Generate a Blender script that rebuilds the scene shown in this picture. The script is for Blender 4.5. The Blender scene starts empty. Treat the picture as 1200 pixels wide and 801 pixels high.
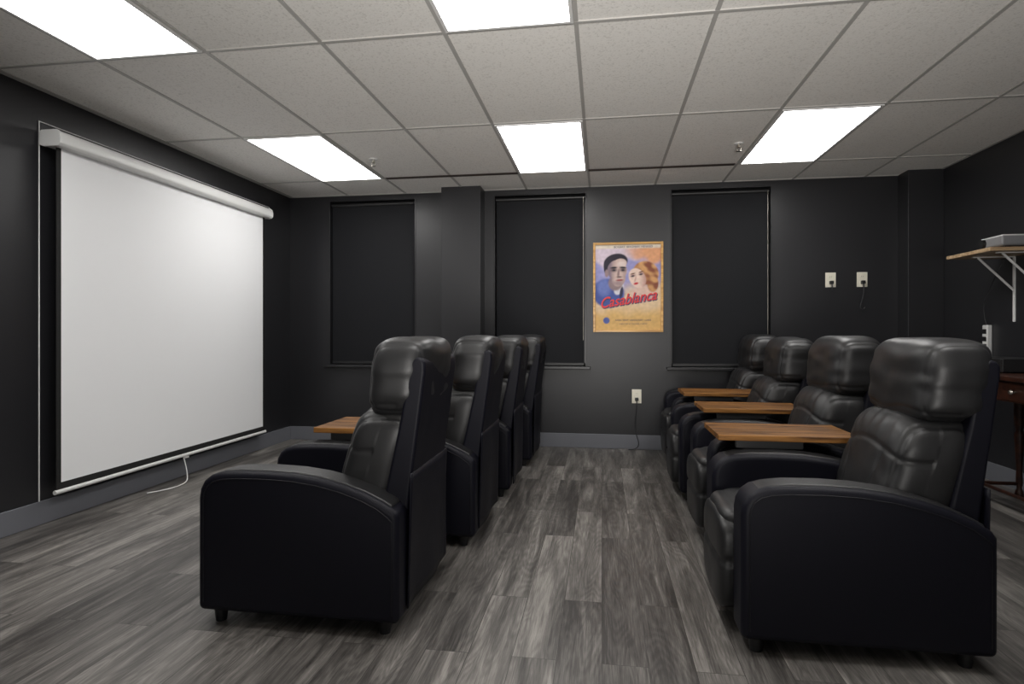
import bpy, bmesh, math, random
from mathutils import Vector, noise, Matrix
random.seed(3)
C=bpy.context.scene.collection
# ---------------------------------------------------------------- helpers
def newmat(name):
    m=bpy.data.materials.new(name); m.use_nodes=True
    nt=m.node_tree; b=nt.nodes['Principled BSDF']
    return m,nt,b
def N(nt,t,**k):
    n=nt.nodes.new(t)
    for a,v in k.items(): setattr(n,a,v)
    return n
def simple(name,col,rough=.5,metal=0,bump=0,bscale=100,spec=.5,var=0.0,vscale=3.0,rvar=0):
    m,nt,b=newmat(name); L=nt.links
    b.inputs['Base Color'].default_value=(*col,1); b.inputs['Roughness'].default_value=rough
    b.inputs['Metallic'].default_value=metal; b.inputs['Specular IOR Level'].default_value=spec
    tc=N(nt,'ShaderNodeTexCoord')
    if bump:
        no=N(nt,'ShaderNodeTexNoise'); no.inputs['Scale'].default_value=bscale; no.inputs['Detail'].default_value=3
        L.new(tc.outputs['Object'],no.inputs['Vector'])
        bp=N(nt,'ShaderNodeBump'); bp.inputs['Strength'].default_value=bump; bp.inputs['Distance'].default_value=.002
        L.new(no.outputs['Fac'],bp.inputs['Height']); L.new(bp.outputs['Normal'],b.inputs['Normal'])
    if var:
        n2=N(nt,'ShaderNodeTexNoise'); n2.inputs['Scale'].default_value=vscale; n2.inputs['Detail'].default_value=4
        L.new(tc.outputs['Object'],n2.inputs['Vector'])
        mx=N(nt,'ShaderNodeMix',data_type='RGBA')
        mx.inputs[6].default_value=(*[c*(1-var) for c in col],1); mx.inputs[7].default_value=(*[min(1,c*(1+var)) for c in col],1)
        L.new(n2.outputs['Fac'],mx.inputs[0]); L.new(mx.outputs[2],b.inputs['Base Color'])
    return m
def emis(name,col,s):
    m,nt,b=newmat(name); b.inputs['Base Color'].default_value=(.8,.8,.8,1)
    b.inputs['Emission Color'].default_value=(*col,1); b.inputs['Emission Strength'].default_value=s
    return m
def link(o,parent=None):
    C.objects.link(o)
    if parent is not None: o.parent=parent
    return o
def empty(name,loc=(0,0,0)):
    e=bpy.data.objects.new(name,None); e.location=loc; e.empty_display_size=.1; C.objects.link(e); return e
def meshobj(name,verts,faces,mat,parent=None,smooth=False):
    me=bpy.data.meshes.new(name); me.from_pydata(verts,[],faces); me.materials.append(mat)
    bm=bmesh.new(); bm.from_mesh(me); bmesh.ops.recalc_face_normals(bm,faces=bm.faces); bm.to_mesh(me); bm.free()
    if smooth: me.polygons.foreach_set('use_smooth',[True]*len(me.polygons))
    return link(bpy.data.objects.new(name,me),parent)
def bevel(o,w,seg=3):
    if w:
        m=o.modifiers.new('bevel','BEVEL'); m.width=w; m.segments=seg; m.limit_method='ANGLE'; m.angle_limit=math.radians(35)
        o.data.polygons.foreach_set('use_smooth',[True]*len(o.data.polygons))
        wn=o.modifiers.new('wn','WEIGHTED_NORMAL'); wn.keep_sharp=True
    return o
def boxes(name,lst,mat,parent=None,bv=0,seg=3):
    V=[];F=[]
    for lo,hi in lst:
        b=len(V)
        for x in (lo[0],hi[0]):
            for y in (lo[1],hi[1]):
                for z in (lo[2],hi[2]): V.append((x,y,z))
        for f in ((0,1,3,2),(4,6,7,5),(0,4,5,1),(2,3,7,6),(0,2,6,4),(1,5,7,3)): F.append([b+i for i in f])
    return bevel(meshobj(name,V,F,mat,parent),bv,seg)
def box(name,lo,hi,mat,parent=None,bv=0,seg=3): return boxes(name,[(lo,hi)],mat,parent,bv,seg)
def extrude_xz(name,prof,y0,y1,mat,parent=None,bv=0,seg=3):
    n=len(prof); V=[(x,y0,z) for x,z in prof]+[(x,y1,z) for x,z in prof]
    F=[list(range(n)),list(range(2*n-1,n-1,-1))]+[[i,(i+1)%n,n+(i+1)%n,n+i] for i in range(n)]
    return bevel(meshobj(name,V,F,mat,parent),bv,seg)
def tube(name,pts,r,mat,parent=None,cyclic=False,smoothc=False,res=3):
    cu=bpy.data.curves.new(name,'CURVE'); cu.dimensions='3D'; cu.bevel_depth=r; cu.bevel_resolution=res; cu.use_fill_caps=True
    sp=cu.splines.new('NURBS' if smoothc else 'POLY'); sp.points.add(len(pts)-1)
    for p,q in zip(sp.points,pts): p.co=(*q,1)
    sp.use_cyclic_u=cyclic
    if smoothc: sp.order_u=4; sp.use_endpoint_u=True; sp.resolution_u=6
    ob=bpy.data.objects.new('tmp',cu); C.objects.link(ob)
    bpy.context.view_layer.update()
    me=bpy.data.meshes.new_from_object(ob.evaluated_get(bpy.context.evaluated_depsgraph_get())); bpy.data.objects.remove(ob)
    me.name=name; me.materials.clear(); me.materials.append(mat)
    me.polygons.foreach_set('use_smooth',[True]*len(me.polygons))
    return link(bpy.data.objects.new(name,me),parent)
def lathe(name,prof,loc,mat,parent=None,axis='Z',seg=24):
    V=[];F=[]
    for r,h in prof:
        for i in range(seg):
            a=2*math.pi*i/seg; x,y=r*math.cos(a),r*math.sin(a)
            p={'Z':(x,y,h),'Y':(x,h,y),'X':(h,x,y)}[axis]
            V.append((p[0]+loc[0],p[1]+loc[1],p[2]+loc[2]))
    for j in range(len(prof)-1):
        for i in range(seg):
            k=(i+1)%seg; F.append([j*seg+i,j*seg+k,(j+1)*seg+k,(j+1)*seg+i])
    F.append(list(range(seg))); F.append([(len(prof)-1)*seg+i for i in range(seg)])
    o=meshobj(name,V,F,mat,parent,True)
    e=o.modifiers.new('es','EDGE_SPLIT'); e.split_angle=math.radians(40); return o
def text(name,s,size,loc,rot,mat,parent=None,shear=0,ext=.0006,align='CENTER',offset=0,sx=1):
    cu=bpy.data.curves.new(name,'FONT'); cu.body=s; cu.size=size; cu.shear=shear; cu.extrude=ext; cu.align_x=align; cu.offset=offset
    ob=bpy.data.objects.new('tmp',cu); C.objects.link(ob); bpy.context.view_layer.update()
    me=bpy.data.meshes.new_from_object(ob.evaluated_get(bpy.context.evaluated_depsgraph_get())); bpy.data.objects.remove(ob)
    me.name=name; me.materials.clear(); me.materials.append(mat)
    o=link(bpy.data.objects.new(name,me),parent); o.location=loc; o.rotation_euler=rot; o.scale=(sx,1,1); return o

# ---------------------------------------------------------------- materials
M_wall=simple('charcoal_wall_paint',(.0165,.0165,.019),.38,bump=.2,bscale=220,var=.08,vscale=2)
M_trimdark=simple('black_satin_trim',(.014,.014,.016),.33,bump=.1,bscale=80)
M_base=simple('grey_blue_baseboard_vinyl',(.15,.155,.175),.45,bump=.1,bscale=60,var=.06)
M_blind=simple('black_blackout_fabric',(.0065,.007,.009),.7,bump=.4,bscale=600,spec=.25)
M_white=simple('white_powder_coat',(.74,.74,.73),.4,bump=.05,bscale=100)
M_screen=simple('matte_white_screen_fabric',(.88,.885,.90),.9,bump=.05,bscale=800)
M_blackfab=simple('black_screen_masking',(.008,.008,.008),.8,bump=.1,bscale=400)
M_plastic=simple('cream_plastic',(.80,.76,.64),.4,bump=.02,bscale=50)
M_blackp=simple('black_plastic',(.012,.012,.013),.4,bump=.05,bscale=200)
M_cord=simple('grey_cord_rubber',(.03,.03,.033),.4,bump=.05,bscale=200)
M_grid=simple('ceiling_grid_metal',(.44,.43,.41),.5,bump=.05,bscale=50)
M_gap=simple('brown_gap_shadow',(.05,.035,.028),.6,bump=.1,bscale=60)  # shade of the ceiling gap put into a dark brown colour
M_metal=simple('brushed_metal',(.55,.52,.46),.35,metal=1,bump=.1,bscale=150)
M_light=emis('light_diffuser',(1,.985,.96),7.5)
M_glass=simple('dark_window_glass',(.01,.011,.013),.1,bump=.01,bscale=5)

def leather(name,rough,col,big=.06,spec=.5):
    m,nt,b=newmat(name); L=nt.links
    tc=N(nt,'ShaderNodeTexCoord'); b.inputs['Specular IOR Level'].default_value=spec
    b.inputs['Base Color'].default_value=(*col,1)
    vo=N(nt,'ShaderNodeTexVoronoi'); vo.inputs['Scale'].default_value=330; L.new(tc.outputs['Object'],vo.inputs['Vector'])
    no=N(nt,'ShaderNodeTexNoise'); no.inputs['Scale'].default_value=9; no.inputs['Detail'].default_value=3; L.new(tc.outputs['Object'],no.inputs['Vector'])
    b1=N(nt,'ShaderNodeBump'); b1.inputs['Strength'].default_value=.2; b1.inputs['Distance'].default_value=.001
    L.new(vo.outputs['Distance'],b1.inputs['Height'])
    b2=N(nt,'ShaderNodeBump'); b2.inputs['Strength'].default_value=big; b2.inputs['Distance'].default_value=.01
    L.new(no.outputs['Fac'],b2.inputs['Height']); L.new(b1.outputs['Normal'],b2.inputs['Normal'])
    L.new(b2.outputs['Normal'],b.inputs['Normal'])
    mr=N(nt,'ShaderNodeMapRange'); mr.inputs['To Min'].default_value=rough-.05; mr.inputs['To Max'].default_value=rough+.06
    L.new(no.outputs['Fac'],mr.inputs['Value']); L.new(mr.outputs['Result'],b.inputs['Roughness'])
    return m
M_lea=leather('black_leather',.42,(.0135,.0135,.0145),.10,.5)
M_lea2=leather('black_leather_panel',.50,(.0046,.0046,.0092),.02,.22)
M_pipe=simple('black_piping',(.006,.006,.009),.45,bump=.05,bscale=200,spec=.3)

def wood(name,dark,light,sc=(1.2,22,22),rough=.35,spec=.5):
    m,nt,b=newmat(name); L=nt.links; b.inputs['Specular IOR Level'].default_value=spec
    tc=N(nt,'ShaderNodeTexCoord'); mp=N(nt,'ShaderNodeMapping'); mp.inputs['Scale'].default_value=sc
    L.new(tc.outputs['Object'],mp.inputs['Vector'])
    no=N(nt,'ShaderNodeTexNoise'); no.inputs['Scale'].default_value=1.6; no.inputs['Detail'].default_value=8; no.inputs['Distortion'].default_value=.6
    L.new(mp.outputs['Vector'],no.inputs['Vector'])
    cr=N(nt,'ShaderNodeValToRGB'); cr.color_ramp.elements[0].position=.36; cr.color_ramp.elements[0].color=(*dark,1)
    cr.color_ramp.elements[1].position=.64; cr.color_ramp.elements[1].color=(*light,1)
    L.new(no.outputs['Fac'],cr.inputs['Fac']); L.new(cr.outputs['Color'],b.inputs['Base Color'])
    b.inputs['Roughness'].default_value=rough
    bp=N(nt,'ShaderNodeBump'); bp.inputs['Strength'].default_value=.15; bp.inputs['Distance'].default_value=.002
    L.new(no.outputs['Fac'],bp.inputs['Height']); L.new(bp.outputs['Normal'],b.inputs['Normal'])
    return m
M_tray=wood('acacia_tray_wood',(.06,.022,.005),(.27,.120,.030),sc=(2,20,20),rough=.5,spec=.25)
M_shelf=wood('pine_shelf_wood',(.34,.22,.12),(.55,.40,.25))
M_desk=wood('mahogany_desk_wood',(.018,.006,.004),(.050,.016,.008))
M_frame=wood('gold_oak_frame',(.42,.21,.05),(.66,.38,.11),rough=.3)

def floor_mat():
    m,nt,b=newmat('grey_oak_vinyl_planks'); L=nt.links
    tc=N(nt,'ShaderNodeTexCoord'); sp=N(nt,'ShaderNodeSeparateXYZ'); L.new(tc.outputs['Object'],sp.inputs[0])
    cb=N(nt,'ShaderNodeCombineXYZ'); L.new(sp.outputs['Y'],cb.inputs['X']); L.new(sp.outputs['X'],cb.inputs['Y'])
    br=N(nt,'ShaderNodeTexBrick'); br.offset=.37; br.offset_frequency=2; br.squash=1
    br.inputs['Scale'].default_value=1; br.inputs['Brick Width'].default_value=1.22; br.inputs['Row Height'].default_value=.152
    br.inputs['Mortar Size'].default_value=.0012; br.inputs['Mortar Smooth'].default_value=.2; br.inputs['Bias'].default_value=0
    br.inputs['Color1'].default_value=(0,0,0,1); br.inputs['Color2'].default_value=(1,1,1,1); br.inputs['Mortar'].default_value=(.5,.5,.5,1)
    L.new(cb.outputs[0],br.inputs['Vector'])
    r=N(nt,'ShaderNodeRGBToBW'); L.new(br.outputs['Color'],r.inputs[0])
    mul=N(nt,'ShaderNodeMath',operation='MULTIPLY'); mul.inputs[1].default_value=37; L.new(r.outputs[0],mul.inputs[0])
    def nz(scx,scy,detail,dist,rough=.6):
        mp=N(nt,'ShaderNodeMapping'); mp.inputs['Scale'].default_value=(scx,scy,1); L.new(cb.outputs[0],mp.inputs['Vector'])
        no=N(nt,'ShaderNodeTexNoise',noise_dimensions='4D'); no.inputs['Scale'].default_value=1; no.inputs['Detail'].default_value=detail
        no.inputs['Roughness'].default_value=rough; no.inputs['Distortion'].default_value=dist
        L.new(mp.outputs[0],no.inputs['Vector']); L.new(mul.outputs[0],no.inputs['W']); return no.outputs['Fac']
    n1=nz(1.1,11,4,1.4,.55); n2=nz(3.5,66,6,.9,.7); n3=nz(9,330,3,.2,.7); nr=nz(.9,6.5,2,.4,.5)
    def m2(op,a,bv=0.0):
        x=N(nt,'ShaderNodeMath',operation=op)
        for i,v in enumerate((a,bv)):
            if isinstance(v,(int,float)): x.inputs[i].default_value=v
            else: L.new(v,x.inputs[i])
        return x.outputs[0]
    ring=m2('FRACT',m2('MULTIPLY',nr,26)); ring=m2('ABSOLUTE',m2('SUBTRACT',ring,.5))
    s=m2('ADD',m2('MULTIPLY',n1,.62),m2('MULTIPLY',n2,.36)); s=m2('ADD',s,m2('MULTIPLY',n3,.28)); s=m2('ADD',s,m2('MULTIPLY',r.outputs[0],.13)); s=m2('ADD',s,m2('MULTIPLY',ring,.10))
    cr=N(nt,'ShaderNodeValToRGB'); e=cr.color_ramp.elements
    e[0].position=.58; e[0].color=(.036,.033,.031,1); e[1].position=.95; e[1].color=(.35,.33,.305,1)
    k=e.new(.675); k.color=(.080,.074,.069,1); k=e.new(.785); k.color=(.155,.145,.135,1)
    L.new(s,cr.inputs['Fac'])
    mx=N(nt,'ShaderNodeMix',data_type='RGBA',blend_type='MULTIPLY'); 
    L.new(br.outputs['Fac'],mx.inputs[0]); L.new(cr.outputs['Color'],mx.inputs[6]); mx.inputs[7].default_value=(.35,.35,.35,1)
    L.new(mx.outputs[2],b.inputs['Base Color'])
    mr=N(nt,'ShaderNodeMapRange'); mr.inputs['To Min'].default_value=.34; mr.inputs['To Max'].default_value=.54; L.new(n2,mr.inputs['Value']); L.new(mr.outputs[0],b.inputs['Roughness'])
    bp=N(nt,'ShaderNodeBump'); bp.inputs['Strength'].default_value=.2; bp.inputs['Distance'].default_value=.002
    h=m2('SUBTRACT',n2,br.outputs['Fac']); L.new(h,bp.inputs['Height']); L.new(bp.outputs['Normal'],b.inputs['Normal'])
    return m
M_floor=floor_mat()
def ceil_mat():
    m,nt,b=newmat('mineral_fibre_ceiling_tile'); L=nt.links
    tc=N(nt,'ShaderNodeTexCoord')
    no=N(nt,'ShaderNodeTexNoise'); no.inputs['Scale'].default_value=95; no.inputs['Detail'].default_value=4; L.new(tc.outputs['Object'],no.inputs['Vector'])
    sp=N(nt,'ShaderNodeMapping'); sp.inputs['Location'].default_value=(2.555/.61,-3.885/1.22,0); sp.inputs['Scale'].default_value=(1/.61,1/1.22,1)
    L.new(tc.outputs['Object'],sp.inputs['Vector'])
    fl=N(nt,'ShaderNodeVectorMath',operation='FLOOR'); L.new(sp.outputs[0],fl.inputs[0])
    wn=N(nt,'ShaderNodeTexWhiteNoise'); L.new(fl.outputs[0],wn.inputs['Vector'])
    cr=N(nt,'ShaderNodeValToRGB'); e=cr.color_ramp.elements; e[0].position=.30; e[0].color=(.72,.70,.66,1); e[1].position=.47; e[1].color=(.90,.88,.84,1)
    L.new(no.outputs['Fac'],cr.inputs['Fac'])
    mr=N(nt,'ShaderNodeMapRange'); mr.inputs['To Min'].default_value=.88; mr.inputs['To Max'].default_value=1.0; L.new(wn.outputs['Value'],mr.inputs['Value'])
    mx=N(nt,'ShaderNodeMix',data_type='RGBA',blend_type='MULTIPLY'); mx.inputs[0].default_value=1
    L.new(cr.outputs['Color'],mx.inputs[6]); L.new(mr.outputs[0],mx.inputs[7]); L.new(mx.outputs[2],b.inputs['Base Color'])
    b.inputs['Roughness'].default_value=.9
    bp=N(nt,'ShaderNodeBump'); bp.inputs['Strength'].default_value=.35; bp.inputs['Distance'].default_value=.003
    L.new(no.outputs['Fac'],bp.inputs['Height']); L.new(bp.outputs['Normal'],b.inputs['Normal'])
    return m
M_ceil=ceil_mat()

# ---------------------------------------------------------------- room shell
XL,XR,YB,YF,H=-3.196,2.88,5.70,-2.2,2.50
box('floor',(XL-.1,YF,-.1),(XR+.1,YB+.2,0),M_floor)
box('ceiling',(XL-.1,YF,H),(XR+.1,YB+.2,H+.1),M_ceil)
box('wall_left',(XL-.1,YF,0),(XL,YB+.2,H),M_wall)
box('wall_right',(XR,YF,0),(XR+.1,YB+.2,H),M_wall)
wins=[(-2.755,-1.856),(-1.038,-.157),(.647,1.528)]
WZ0,WZ1=.78,2.44
L=[]; x=XL
for a,b_ in wins:
    L.append(((x,YB,0),(a,YB+.2,H))); L.append(((a,YB,0),(b_,YB+.2,WZ0))); L.append(((a,YB,WZ1),(b_,YB+.2,H))); x=b_
L.append(((x,YB,0),(XR,YB+.2,H)))
boxes('wall_back',L,M_wall)
PX0,PX1,PY=-1.527,-1.142,5.50
box('wall_pilaster',(PX0,PY,0),(PX1,YB,H),M_wall,bv=.003)
CX0,CY=2.60,5.52
box('wall_chase',(CX0,CY,0),(XR,YB,H),M_wall,bv=.003)
# baseboards
def bb(name,lst): return boxes(name,lst,M_base,bv=.004,seg=2)
bh=.135; bt=.012
bb('baseboard_left',[((XL,YF,0),(XL+bt,YB,bh))])
bb('baseboard_right',[((XR-bt,YF,0),(XR,CY,bh))])
bb('baseboard_back',[((XL+bt,YB-bt,0),(PX0,YB,bh)),((PX0-bt,PY-bt,0),(PX1+bt,PY,bh)),((PX1,PY,0),(PX1+bt,YB,bh)),((PX0-bt,PY,0),(PX0,YB-bt,bh)),((PX1+bt,YB-bt,0),(CX0-bt,YB,bh)),((CX0-bt,CY-bt,0),(CX0,YB,bh)),((CX0,CY-bt,0),(XR-bt,CY,bh))])
# windows
for i,(a,b_) in enumerate(wins):
    e=empty('window_%d'%(i+1),(0,0,0))
    t=.03
    boxes('frame',[((a,YB+.09,WZ0),(a+t,YB+.14,WZ1)),((b_-t,YB+.09,WZ0),(b_,YB+.14,WZ1)),((a,YB+.09,WZ0),(b_,YB+.14,WZ0+t)),((a,YB+.09,WZ1-t),(b_,YB+.14,WZ1)),((a,YB+.10,1.58),(b_,YB+.13,1.62))],M_trimdark,e,bv=.003)
    box('glass',(a,YB+.112,WZ0),(b_,YB+.118,WZ1),M_glass,e)
    box('sill',(a-.05,YB-.055,WZ0-.03),(b_+.05,YB+.09,WZ0),M_trimdark,e,bv=.006)
    boxes('casing_bead',[((a-.012,YB-.006,WZ0),(a,YB+.004,WZ1)),((b_,YB-.006,WZ0),(b_+.012,YB+.004,WZ1)),((a,YB-.006,WZ1),(b_,YB+.004,WZ1+.012))],M_trimdark,e,bv=.002)
    r=empty('roller_blind',(0,0,0))
    box('fabric',(a+.012,YB+.032,WZ0+.03),(b_-.012,YB+.034,WZ1-.02),M_blind,r)
    tube('roller',[(a+.005,YB+.04,WZ1-.03),(b_-.005,YB+.04,WZ1-.03)],.022,M_blackp,r)
    box('hem_bar',(a+.012,YB+.026,WZ0+.005),(b_-.012,YB+.040,WZ0+.03),M_blackp,r,bv=.003)
    tube('bead_chain',[(b_-.02,YB+.014,WZ1-.03),(b_-.02,YB+.014,WZ0+.25)],.0026,M_metal if i else M_pipe,r)

# ceiling grid
X0,Y0,T=-2.555,3.885,.61
g=[]
xs=[X0+j*T for j in range(-1,10) if XL<X0+j*T<XR]
ys=[Y0+j*2*T for j in range(-5,2)]
for xx in xs: g.append(((xx-.010,YF,H-.005),(xx+.010,YB,H+.01)))
for yy in ys: g.append(((XL,yy-.010,H-.0055),(XR,yy+.010,H+.01)))
g+= [((XL,YF,H-.005),(XL+.02,YB,H+.01)),((XR-.02,YF,H-.005),(XR,YB,H+.01)),((XL,YB-.02,H-.005),(XR,YB,H+.01))]
boxes('ceiling_grid',g,M_grid)
yt=Y0+2*T
boxes('gap_shadow_strip',[((X0+T+.02,yt-.035,H-.010),(X0+3*T-.0,yt+.015,H-.0056)),((X0+4*T,yt-.035,H-.010),(X0+6*T-.02,yt+.015,H-.0056))],M_gap)  # dark strip painted in for the shadow gap along the tile seam
def panel(ci,y0,y1):
    a,b_=X0+ci*T+.011,X0+(ci+1)*T-.011; y0+=.011;y1-=.011
    e=empty('ceiling_light_panel',((a+b_)/2,(y0+y1)/2,H))
    w=(b_-a)/2; l=(y1-y0)/2; f=.016
    boxes('frame',[((-w,-l,-.012),(-w+f,l,0)),((w-f,-l,-.012),(w,l,0)),((-w+f,-l,-.012),(w-f,-l+f,0)),((-w+f,l-f,-.012),(w-f,l,0))],M_white,e)
    box('diffuser',(-w+f,-l+f,-.008),(w-f,l-f,-.003),M_light,e)
for ci in (0,3,6):
    for j in (0,-4): panel(ci,Y0+j*T,Y0+(j+2)*T)
# sprinklers
for sx,sy in ((-1.82,4.53),(1.0,4.56)):
    e=empty('fire_sprinkler',(sx,sy,H))
    lathe('escutcheon',[(.035,0),(.033,-.006),(.012,-.010)],(0,0,0),M_white,e)
    lathe('body',[(.011,-.008),(.011,-.028),(.006,-.032)],(0,0,0),M_metal,e)
    tube('yoke',[(-.013,0,-.028),(-.015,0,-.045),(0,0,-.056),(.015,0,-.045),(.013,0,-.028)],.0025,M_metal,e)
    lathe('deflector',[(.018,-.056),(.018,-.059)],(0,0,0),M_metal,e)

# ---------------------------------------------------------------- recliner
def cushion(name,c,half,e,mat,parent,seed,cuts=34,wr=.004,shear=0,fn=None):
    bm=bmesh.new(); bmesh.ops.create_cube(bm,size=2)
    bmesh.ops.subdivide_edges(bm,edges=bm.edges[:],cuts=cuts,use_grid_fill=True)
    for v in bm.verts:
        p=v.co.copy()
        n=(abs(p.x)**e+abs(p.y)**e+abs(p.z)**e)**(1/e); q=p/n
        d=q.normalized()
        s=0
        if wr: s+=wr*noise.noise(Vector((q.x*1.0,q.y*1.6,q.z*1.8))+Vector((seed*7.3,0,0)))
        if fn: s+=fn(q)
        v.co=Vector((c[0]+q.x*half[0]+d.x*s, c[1]+q.y*half[1]+d.y*s, c[2]+q.z*half[2]+d.z*s))
        v.co.x+=(v.co.z-c[2])*shear
    me=bpy.data.meshes.new(name); bm.to_mesh(me); bm.free(); me.materials.append(mat)
    me.polygons.foreach_set('use_smooth',[True]*len(me.polygons))
    return link(bpy.data.objects.new(name,me),parent)
def ga(x,w): return math.exp(-(x/w)**2)
def sm(x): x=max(0,min(1,x)); return x*x*(3-2*x)
W=.68
ARM=[(.0,.055),(.79,.055),(.79,.44),(.775,.462),(.73,.49),(.66,.522),(.58,.548),(.48,.570),(.38,.582),(.27,.586),(.16,.584),(.09,.578),(.05,.566),(.022,.545),(.006,.515),(0,.48)]
def recliner(x,y,seed,rot=0,lean=0,zs=1):
    e=empty('recliner',(x+.4,y+W/2,0)); e.rotation_euler=(0,0,math.radians(rot)); e.scale=(1,1,zs)
    ox,oy=-.4,-W/2
    def P(pts): return [(a+ox,b) for a,b in pts]
    for nm,y0,y1 in (('arm_near',0,.145),('arm_far',W-.145,W)):
        extrude_xz(nm,P(ARM),oy+y0,oy+y1,M_lea2,e,bv=.024,seg=5)
        yo=oy+(y0 if nm=='arm_near' else y1)
        path=[(a+ox,yo,b) for a,b in [( .766,.09)]+[(.766,.425),(.75,.44),(.71,.468),(.65,.496),(.57,.523),(.48,.543),(.38,.556),(.27,.560),(.16,.558),(.1,.553),(.065,.543),(.042,.525),(.030,.50),(.026,.47),(.026,.09)]]
        tube(nm+'_piping',path,.0022,M_pipe,e)
        top=[(.012,.40),(.012,.49),(.020,.52),(.036,.548),(.062,.570),(.10,.582),(.16,.589),(.27,.591),(.38,.587),(.48,.575),(.58,.553),(.66,.527),(.73,.495),(.76,.478)]
        extrude_xz(nm+'_top_pad',P(top+[(.76,.44),(.5,.52),(.2,.55),(.07,.53),(.045,.48),(.045,.40)]),oy+y0+.022,oy+y1-.022,M_lea,e,bv=.008,seg=3)
    box('base',(ox+.06,oy+.13,.07),(ox+.74,oy+W-.13,.32),M_lea2,e,bv=.01)
    def seatf(q): return -.010*ga(abs(q.y)-.84,.05)*(q.z>0) -.006*ga(q.x+.80,.05)*(q.z>0)
    cushion('seat_cushion',(ox+.27,oy+W/2,.372),(.30,.200,.085),5,M_lea,e,seed,30,.004,fn=seatf)
    def footf(q): return -.012*ga(q.z-.12,.06)*(q.x<0)
    cushion('footrest',(ox+.005,oy+W/2,.245),(.052,.193,.175),5,M_lea,e,seed+3,24,.003,fn=footf)
    B=[(.64,.28),(.775,.28),(.792,.45),(.811,.60),(.838,.80),(.858,.96),(.857,.99),(.847,1.008),(.820,1.012),(.795,.99),(.760,.78),(.70,.50)]
    extrude_xz('back_shell',P([(a+(b-.3)*lean,b) for a,b in B]),oy+.105,oy+W-.105,M_lea2,e,bv=.014,seg=4)
    def backf(q):
        s=0
        if q.x<0:
            t=(q.z+1)/2
            cx=.30+.40*t
            top=.46-.12*(abs(q.y)/.7)**2
            s-=.006*ga(abs(q.y)-cx,.028)*sm((top-q.z)/.1)
            s-=.006*ga(q.z-top,.035)
            s+=.006*noise.noise(Vector((q.y*4,q.z*3.4,seed*3.1)))*ga(abs(q.y)-.65,.4)
            s+=.007*(1-(q.y/.5)**2)*(abs(q.y)<.5)
            s+=.0012*math.sin(q.y*22+seed+2*noise.noise(Vector((q.y*4,seed,0))))*sm((q.z-.4)/.3)
        s-=.006*ga(abs(q.y)-.88,.035)
        return s
    cushion('back_cushion',(ox+.640,oy+W/2,.610),(.130,.235,.205),4.4,M_lea,e,seed+5,48,.004,shear=.28+lean,fn=backf)
    def headf(q):
        s=-.005*ga(abs(q.y)-.86,.028)
        k=ga(abs(q.y)-.86,.18)
        s+=.002*k*math.sin(q.z*10+seed+2.5*noise.noise(Vector((q.y*3,q.z*2,seed))))
        s+=.007*noise.noise(Vector((q.y*1.8,q.z*2.6,seed*1.7)))
        s-=.004*ga(q.z+.66+.05*math.sin(q.y*5+seed),.05)*(q.x<.2)
        return s
    cushion('head_pillow',(ox+.734+.6*lean,oy+W/2,.930),(.122,.245,.156),4.0,M_lea,e,seed+9,48,.004,shear=.12,fn=headf)
    V=[];F=[];nu,nv=24,14
    for j in range(nv+1):
        t=j/nv
        for i in range(nu+1):
            s=i/nu
            V.append((ox+.812-.012*t+.006*t*math.sin(s*8+seed*2),oy+.085+(W-.17)*s, .58-.50*t))
    for j in range(nv):
        for i in range(nu):
            a=j*(nu+1)+i; F.append([a,a+1,a+nu+2,a+nu+1])
    o=meshobj('back_flap',V,F,M_lea2,e,True); s=o.modifiers.new('s','SOLIDIFY'); s.thickness=.005
    for i,(fx,fy) in enumerate(((.06,.06),(.72,.06),(.06,W-.06),(.72,W-.06))):
        lathe('foot_%d'%i,[(.020,0),(.028,.06)],(ox+fx,oy+fy,0),M_blackp,e)
    return e
def tray(x,y,w=.60,d=.37):
    e=empty('tray_table',(x,y,0))
    z=.626
    box('tray_top',(0,-d/2,z),(w,d/2,z+.026),M_tray,e,bv=.004)
    boxes('plank_joint',[((.004,-d/2+d*k/4-.001,z+.0255),(w-.004,-d/2+d*k/4+.001,z+.0266)) for k in (1,2,3)],M_blackp,e)
    boxes('support_rail',[((.08,-d/2+.02,z-.033),(.36,-d/2+.05,z)),((.08,d/2-.05,z-.033),(.36,d/2-.02,z))],M_blackp,e)
    return e
RY=[2.10,3.03,3.96,4.88]
RX=[.47,.53,.51,.56]
for i,(xx,yy) in enumerate(zip(RX,RY)): recliner(xx,yy,i+1,rot=(0,.6,-1,.5)[i],lean=(0,0,.03,0)[i],zs=(1,1,.985,1)[i])
for i in range(3): tray(RX[i]+.04+.03*i,(RY[i]+W+RY[i+1])/2)
LY=[2.02,2.94,3.86,4.80]
LX=[-1.51,-1.43,-1.40,-1.36]
for i,(xx,yy) in enumerate(zip(LX,LY)): recliner(xx,yy,i+11,rot=(0,0,.8,-.5)[i])
for i in range(3): tray(LX[i]+.15,(LY[i]+W+LY[i+1])/2,w=.50)

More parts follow.
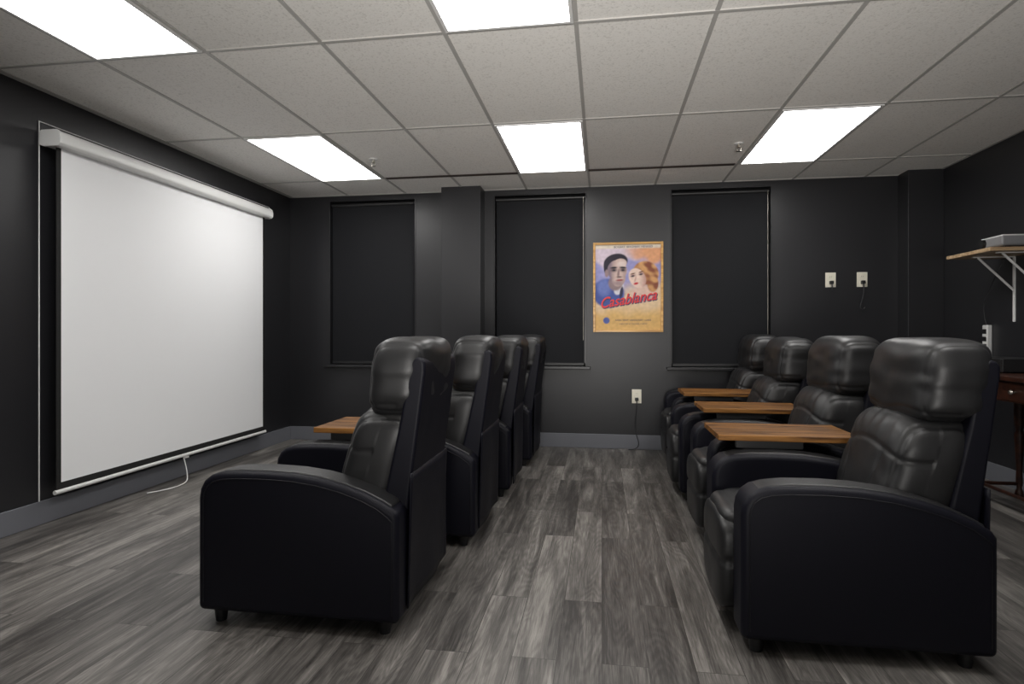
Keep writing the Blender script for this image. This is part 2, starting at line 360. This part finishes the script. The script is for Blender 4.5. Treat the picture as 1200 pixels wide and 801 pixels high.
# ---------------------------------------------------------------- projector screen
e=empty('projector_screen',(XL,4.03,0)); 
sx=.09; ya,yb=2.99-4.03,5.05-4.03
box('screen_fabric',(sx,ya,.235),(sx+.002,yb,2.20),M_screen,e)
boxes('masking_border',[((sx-.001,ya-.03,.195),(sx+.003,ya,2.20)),((sx-.001,yb,.195),(sx+.003,yb+.03,2.20)),((sx-.001,ya,.195),(sx+.003,yb,.235))],M_blackfab,e)
hp=[(.045,2.17),(.135,2.17),(.15,2.185),(.152,2.215),(.145,2.245),(.125,2.26),(.03,2.26),(.02,2.25),(.02,2.18)]
extrude_xz('housing',hp,ya-.05,yb+.07,M_white,e,bv=.006)
for yy in (ya-.065,yb+.055): extrude_xz('end_cap',[(a+(a-.08)*.06,b+(b-2.215)*.06) for a,b in hp],yy,yy+.018,M_white,e,bv=.003)
boxes('wall_mount',[((0,ya+.1,2.18),(.03,ya+.16,2.24)),((0,yb-.16,2.18),(.03,yb-.1,2.24))],M_white,e)
tube('weight_bar',[(sx+.001,ya-.04,.183),(sx+.001,yb+.04,.183)],.013,M_white,e)
box('pull_tab',(sx-.003,-.03,.155),(sx+.005,.03,.172),M_white,e,bv=.002)
tube('pull_cord',[(sx,-.02,.16),(sx+.02,-.02,.10),(sx+.05,-.04,.02),(sx+.10,-.12,.006),(sx+.12,-.28,.006),(sx+.06,-.38,.006),(sx+.03,-.42,.006)],.004,M_white,e,smoothc=True)
tube('wall_cord',[(XL+.005,2.935,.12),(XL+.005,2.935,2.315),(XL+.005,5.30,2.315),(XL+.005,5.30,2.20)],.004,M_white)

# ---------------------------------------------------------------- poster (procedurally painted print)
PXc,PZ0,PZ1=.243,1.107,1.958; PW=.652; PH=PZ1-PZ0
e=empty('framed_movie_poster',(PXc,YB,(PZ0+PZ1)/2))
w,h,f=PW/2,PH/2,.022
boxes('frame',[((-w,-.028,-h),(-w+f,0,h)),((w-f,-.028,-h),(w,0,h)),((-w+f,-.028,-h),(w-f,0,-h+f)),((-w+f,-.028,h-f),(w-f,0,h))],M_frame,e,bv=.004)
iw,ih=w-f,h-f
def mixc(a,b,t): return tuple(p+(q-p)*t for p,q in zip(a,b))
def E(u,v,cx,cy,rx,ry,rot=0,soft=.12):
    r=math.radians(rot); dx,dy=(u-cx),(v-cy)*1.33
    x=dx*math.cos(r)+dy*math.sin(r); y=-dx*math.sin(r)+dy*math.cos(r)
    d=math.sqrt((x/rx)**2+(y/(ry*1.33))**2); return sm((1+soft-d)/(2*soft))
def paint(u,v):
    nn=noise.noise(Vector((u*5,v*6,0))); n2=noise.noise(Vector((u*22,v*30,4)))
    c=(.78,.50,.18)
    c=mixc(c,(.82,.62,.38),sm((v-.14+.05*nn)/.16))
    c=mixc(c,(.34,.34,.62),sm((v-.32+.10*nn-.15*u)/.2))
    c=mixc(c,(.70,.60,.68),sm((v-.66+.25*nn)/.18)*sm((.95-u)/.5))
    c=mixc(c,(.80,.40,.20),sm((u-.40+.15*nn)/.35)*sm((v-.76+.1*nn)/.10))
    c=mixc(c,(.80,.72,.58),sm((v-.945)/.02))
    c=mixc(c,(.07,.11,.36),E(u,v,.20,.43,.25,.17,-18,.1))
    c=mixc(c,(.20,.26,.58),E(u,v,.13,.50,.10,.10,10,.5)*.7)
    c=mixc(c,(.75,.75,.80),E(u,v,.36,.49,.07,.08,-20,.15))
    c=mixc(c,(.04,.04,.09),E(u,v,.40,.44,.025,.07,-10,.2))
    # man: longer face, swept-back hair, hard side shadow
    c=mixc(c,(.30,.22,.22),E(u,v,.31,.55,.11,.09,0,.2))
    c=mixc(c,(.025,.020,.035),E(u,v,.315,.80,.185,.095,12,.08))
    c=mixc(c,(.025,.020,.035),E(u,v,.165,.735,.038,.085,4,.15))
    f=max(E(u,v,.335,.70,.150,.120,10,.05),E(u,v,.350,.615,.115,.105,0,.08),E(u,v,.375,.775,.110,.060,14,.08))
    skin=mixc((.66,.50,.43),(.20,.15,.20),sm((.34-u)/.12+.4*nn)*.9)
    skin=mixc(skin,(.78,.66,.60),E(u,v,.41,.775,.07,.035,0,.6))
    skin=mixc(skin,(.30,.22,.24),E(u,v,.37,.545,.12,.03,0,.7)*.7)
    skin=mixc(skin,(.42,.30,.28),E(u,v,.46,.64,.03,.06,-10,.7)*.7)
    c=mixc(c,skin,f)
    c=mixc(c,(.35,.25,.25),E(u,v,.175,.665,.03,.045,0,.3))
    for ex in (.285,.425):
        c=mixc(c,(.13,.09,.10),E(u,v,ex,.705,.050,.026,0,.6)*.85)
        c=mixc(c,(.02,.02,.03),E(u,v,ex,.732,.052,.011,4 if ex<.3 else -4,.5))
        c=mixc(c,(.02,.02,.03),E(u,v,ex,.702,.024,.010,0,.5))
    c=mixc(c,(.22,.14,.15),E(u,v,.355,.665,.016,.050,-6,.6)*.85)
    c=mixc(c,(.15,.10,.10),E(u,v,.37,.622,.040,.009,0,.6))
    c=mixc(c,(.34,.08,.08),E(u,v,.375,.584,.055,.011,3,.5))
    # woman
    c=mixc(c,(.76,.54,.44),E(u,v,.74,.42,.20,.10,10,.2))
    hair=mixc((.26,.08,.04),(.70,.38,.15),sm(.5+1.4*noise.noise(Vector((u*9+v*4,v*14,2)))))
    c=mixc(c,hair,E(u,v,.775,.665,.20,.135,-30,.08))
    c=mixc(c,hair,E(u,v,.88,.54,.085,.10,0,.15))
    sk=mixc((.86,.66,.54),(.56,.32,.27),sm((u-.67)/.12+.35*nn))
    c=mixc(c,sk,E(u,v,.645,.605,.122,.122,30,.07))
    for ex,ey in ((.575,.630),(.70,.65)):
        c=mixc(c,(.36,.19,.17),E(u,v,ex,ey+.004,.038,.017,14,.6)*.8)
        c=mixc(c,(.04,.03,.05),E(u,v,ex,ey,.026,.009,10,.5))
        c=mixc(c,(.16,.07,.04),E(u,v,ex,ey+.028,.038,.007,14,.5))
    c=mixc(c,(.56,.32,.27),E(u,v,.615,.595,.012,.034,-14,.6)*.8)
    c=mixc(c,(.62,.03,.05),E(u,v,.625,.542,.036,.013,14,.4))
    d=v-(.235+.10*(u-.5))
    c=mixc(c,(.08,.11,.34),sm((.040-abs(d-.10))/.03)*sm((u-.05)/.2)*sm((.95-u)/.3)*.7)
    c=mixc(c,(.10,.14,.40),E(u,v,.17,.11,.050,.038,0,.15))
    k=.80*(1+.14*n2)
    return (c[0]*k,c[1]*k*.97,c[2]*k)
nu,nv=110,146
V=[];F=[];cols=[]
for j in range(nv+1):
    for i in range(nu+1):
        u,v=i/nu,j/nv; V.append((-iw+2*iw*u,-.012,-ih+2*ih*v)); cols.append(paint(u,v))
for j in range(nv):
    for i in range(nu):
        a=j*(nu+1)+i; F.append((a,a+1,a+nu+2,a+nu+1))
m,nt,b=newmat('poster_print')
at=N(nt,'ShaderNodeVertexColor'); at.layer_name='paint'; nt.links.new(at.outputs['Color'],b.inputs['Base Color']); b.inputs['Roughness'].default_value=.5; b.inputs['Specular IOR Level'].default_value=.25
me=bpy.data.meshes.new('poster_print'); me.from_pydata(V,[],F); me.materials.append(m)
ca=me.color_attributes.new('paint','FLOAT_COLOR','POINT')
for i,c in enumerate(cols): ca.data[i].color=(*[max(0,min(1,k)) for k in c],1)
link(bpy.data.objects.new('poster_print',me),e)
box('backing',(-iw,-.010,-ih),(iw,-.002,ih),M_blackp,e)
Mr=simple('ink_red',(.62,.025,.03),.5,bump=.01); Mk=simple('ink_dark',(.03,.03,.09),.5,bump=.01)
rx=(math.pi/2,math.radians(-9),0)
text('title_shadow','Casablanca',.140,(.006,-.0140,-.165),rx,Mk,e,shear=.5,offset=.003,sx=.86)
text('title','Casablanca',.140,(0,-.0155,-.158),rx,Mr,e,shear=.5,offset=.0015,sx=.86)
text('names_1','BOGART  BERGMAN  HENREID',.026,(.05,-.0135,ih-.030),(math.pi/2,0,0),Mk,e)
text('names_2','RAINS  VEIDT  GREENSTREET  LORRE',.020,(0.05,-.0135,-ih+.085),(math.pi/2,0,0),Mk,e)
text('names_3','DIRECTED BY MICHAEL CURTIZ',.018,(0.05,-.0135,-ih+.05),(math.pi/2,0,0),Mk,e)

# ---------------------------------------------------------------- outlets
def outlet(x,z,plug=False,cord=None):
    e=empty('wall_outlet',(x,YB,z))
    box('cover_plate',(-.044,-.008,-.066),(.044,0,.066),M_plastic,e,bv=.003)
    for k in (-.026,.026):
        lathe('receptacle',[(.017,-.011),(.0175,-.007)],(0,0,k),M_plastic,e,axis='Y')
        boxes('slots',[((-.008,-.0118,k-.004),(-.006,-.0112,k+.006)),((.006,-.0118,k-.004),(.008,-.0112,k+.006))],M_blackp,e)
    if plug:
        box('plug',(-.016,-.045,-.040),(.016,-.0115,-.010),M_blackp,e,bv=.005)
        tube('power_cord',[(0,-.04,-.04)]+cord,.005,M_cord,e,smoothc=True)
outlet(2.04,1.578,True,[(0,-.05,-.10),(0.0,-.03,-.10)])
outlet(2.304,1.578,True,[(0,-.045,-.12),(-.012,-.03,-.20),(-.03,-.02,-.26),(0.0,-.02,-.28),(.02,-.02,-.25)])
outlet(.325,.50,True,[(0,-.045,-.12),(-.02,-.03,-.25),(-.01,-.03,-.36),(.03,-.04,-.44),(.0,-.06,-.495),(-.08,-.06,-.495)])

# ---------------------------------------------------------------- shelf, projector, power strip, desk
e=empty('wall_shelf',(XR,4.55,1.64))
box('board',(-.36,-.25,0),(0,.25,.025),M_shelf,e,bv=.003)
for by in (.10,-.16):
    boxes('bracket',[((-.27,by-.012,-.006),(0,by+.012,0)),((-.006,by-.012,-.46),(0,by+.012,0))],M_white,e,bv=.001)
    tube('bracket_brace',[(-.235,by,-.005),(-.004,by,-.24)],.008,M_white,e)
e=empty('video_projector',(XR-.16,4.44,1.666))
box('body',(-.13,-.14,.008),(.13,.11,.075),simple('grey_plastic',(.20,.20,.21),.4,bump=.05),e,bv=.015)
box('top_cover',(-.12,-.13,.073),(.12,.10,.082),M_white,e,bv=.004)
lathe('lens',[(.030,-.150),(.030,-.128),(.026,-.125)],(0,0.05,.042),M_blackp,e,axis='X')
for a in (-.1,.1):
    for b_ in (-.11,.08): lathe('foot',[(.010,0),(.010,.012)],(a,b_,0),M_blackp,e)
e=empty('power_strip',(XR,4.92,1.0))
box('case',(-.035,-.03,-.15),(0,.03,.16),M_white,e,bv=.006)
for k in range(5): box('socket',(-.039,-.02,-.13+k*.056),(-.034,.02,-.095+k*.056),M_blackp,e,bv=.002)
tube('power_cord',[(-.02,0,.15),(-.05,.02,.30),(-.03,-.05,.42),(-.06,-.15,.50),(-.03,-.2,.62)],.004,M_cord,e,smoothc=True)
e=empty('console_desk',(2.52,3.95,0))
dz=.86
box('top',(-.28,-.60,dz-.03),(.34,.50,dz),M_desk,e,bv=.006)
boxes('apron',[((-.24,-.55,dz-.15),(-.22,.45,dz-.03)),((.24,-.55,dz-.15),(.26,.45,dz-.03)),((-.22,-.55,dz-.15),(.24,-.53,dz-.03)),((-.22,.43,dz-.15),(.24,.45,dz-.03))],M_desk,e,bv=.002)
boxes('drawer_front',[((-.246,-.50,dz-.14),(-.239,-.06,dz-.04)),((-.246,-.02,dz-.14),(-.239,.42,dz-.04))],M_desk,e,bv=.002)
for yy in (-.28,.20): lathe('knob',[(.006,-.246),(.006,-.256),(.014,-.265),(.010,-.275)],(0,yy,dz-.09),M_metal,e,axis='X')
lp=[(.018,0),(.026,.02),(.022,.05),(.014,.07),(.020,.11),(.016,.2),(.024,.34),(.028,.42),(.018,.46),(.028,.49),(.028,dz-.03)]
for a in (-.22,.22):
    for b_ in (-.53,.43): lathe('leg',lp,(a,b_,0),M_desk,e)
tube('stretcher',[(-.22,.43,.10),(.22,.43,.10)],.012,M_desk,e)
tube('stretcher_long',[(-.015,-.53,.10),(-.015,.43,.10)],.012,M_desk,e)
tube('stretcher_b',[(-.22,-.53,.10),(.22,-.53,.10)],.012,M_desk,e)
e=empty('media_player',(2.53,4.13,dz))
box('body',(-.16,-.2,.006),(.14,.2,.085),M_blackp,e,bv=.004)
box('display',(-.162,-.08,.03),(-.159,.08,.065),M_glass,e)
for a in (-.1,.09):
    for b_ in (-.16,.16): lathe('foot',[(.012,0),(.012,.008)],(a,b_,0),M_blackp,e)

# ---------------------------------------------------------------- world, lamps, camera
w=bpy.data.worlds.new('w'); bpy.context.scene.world=w; w.use_nodes=True
w.node_tree.nodes['Background'].inputs['Color'].default_value=(1,.98,.95,1); w.node_tree.nodes['Background'].inputs['Strength'].default_value=.3
def area(name,loc,target,size,energy,col=(1,.97,.93),spread=180):
    l=bpy.data.lights.new(name,'AREA'); l.shape='DISK'; l.size=size; l.energy=energy; l.color=col; l.spread=math.radians(spread)
    o=bpy.data.objects.new(name,l); C.objects.link(o); o.location=loc
    o.rotation_euler=(Vector(target)-Vector(loc)).to_track_quat('-Z','Y').to_euler()
area('added_ceiling_fill',(0,-1.9,.7),(0,2.2,2.9),.9,36,spread=70)  # added fill light behind the camera, unseen, brightens the ceiling
cam=bpy.data.cameras.new('camera'); o=bpy.data.objects.new('camera',cam); C.objects.link(o); bpy.context.scene.camera=o
o.location=(0,0,1.1037); o.rotation_euler=(math.pi/2,0,.1513); cam.sensor_width=36; cam.lens=691.13/1200*36; cam.shift_y=-.00925; cam.clip_start=.05
bpy.context.scene.view_settings.view_transform='Standard'
bpy.context.scene.view_settings.exposure=.35
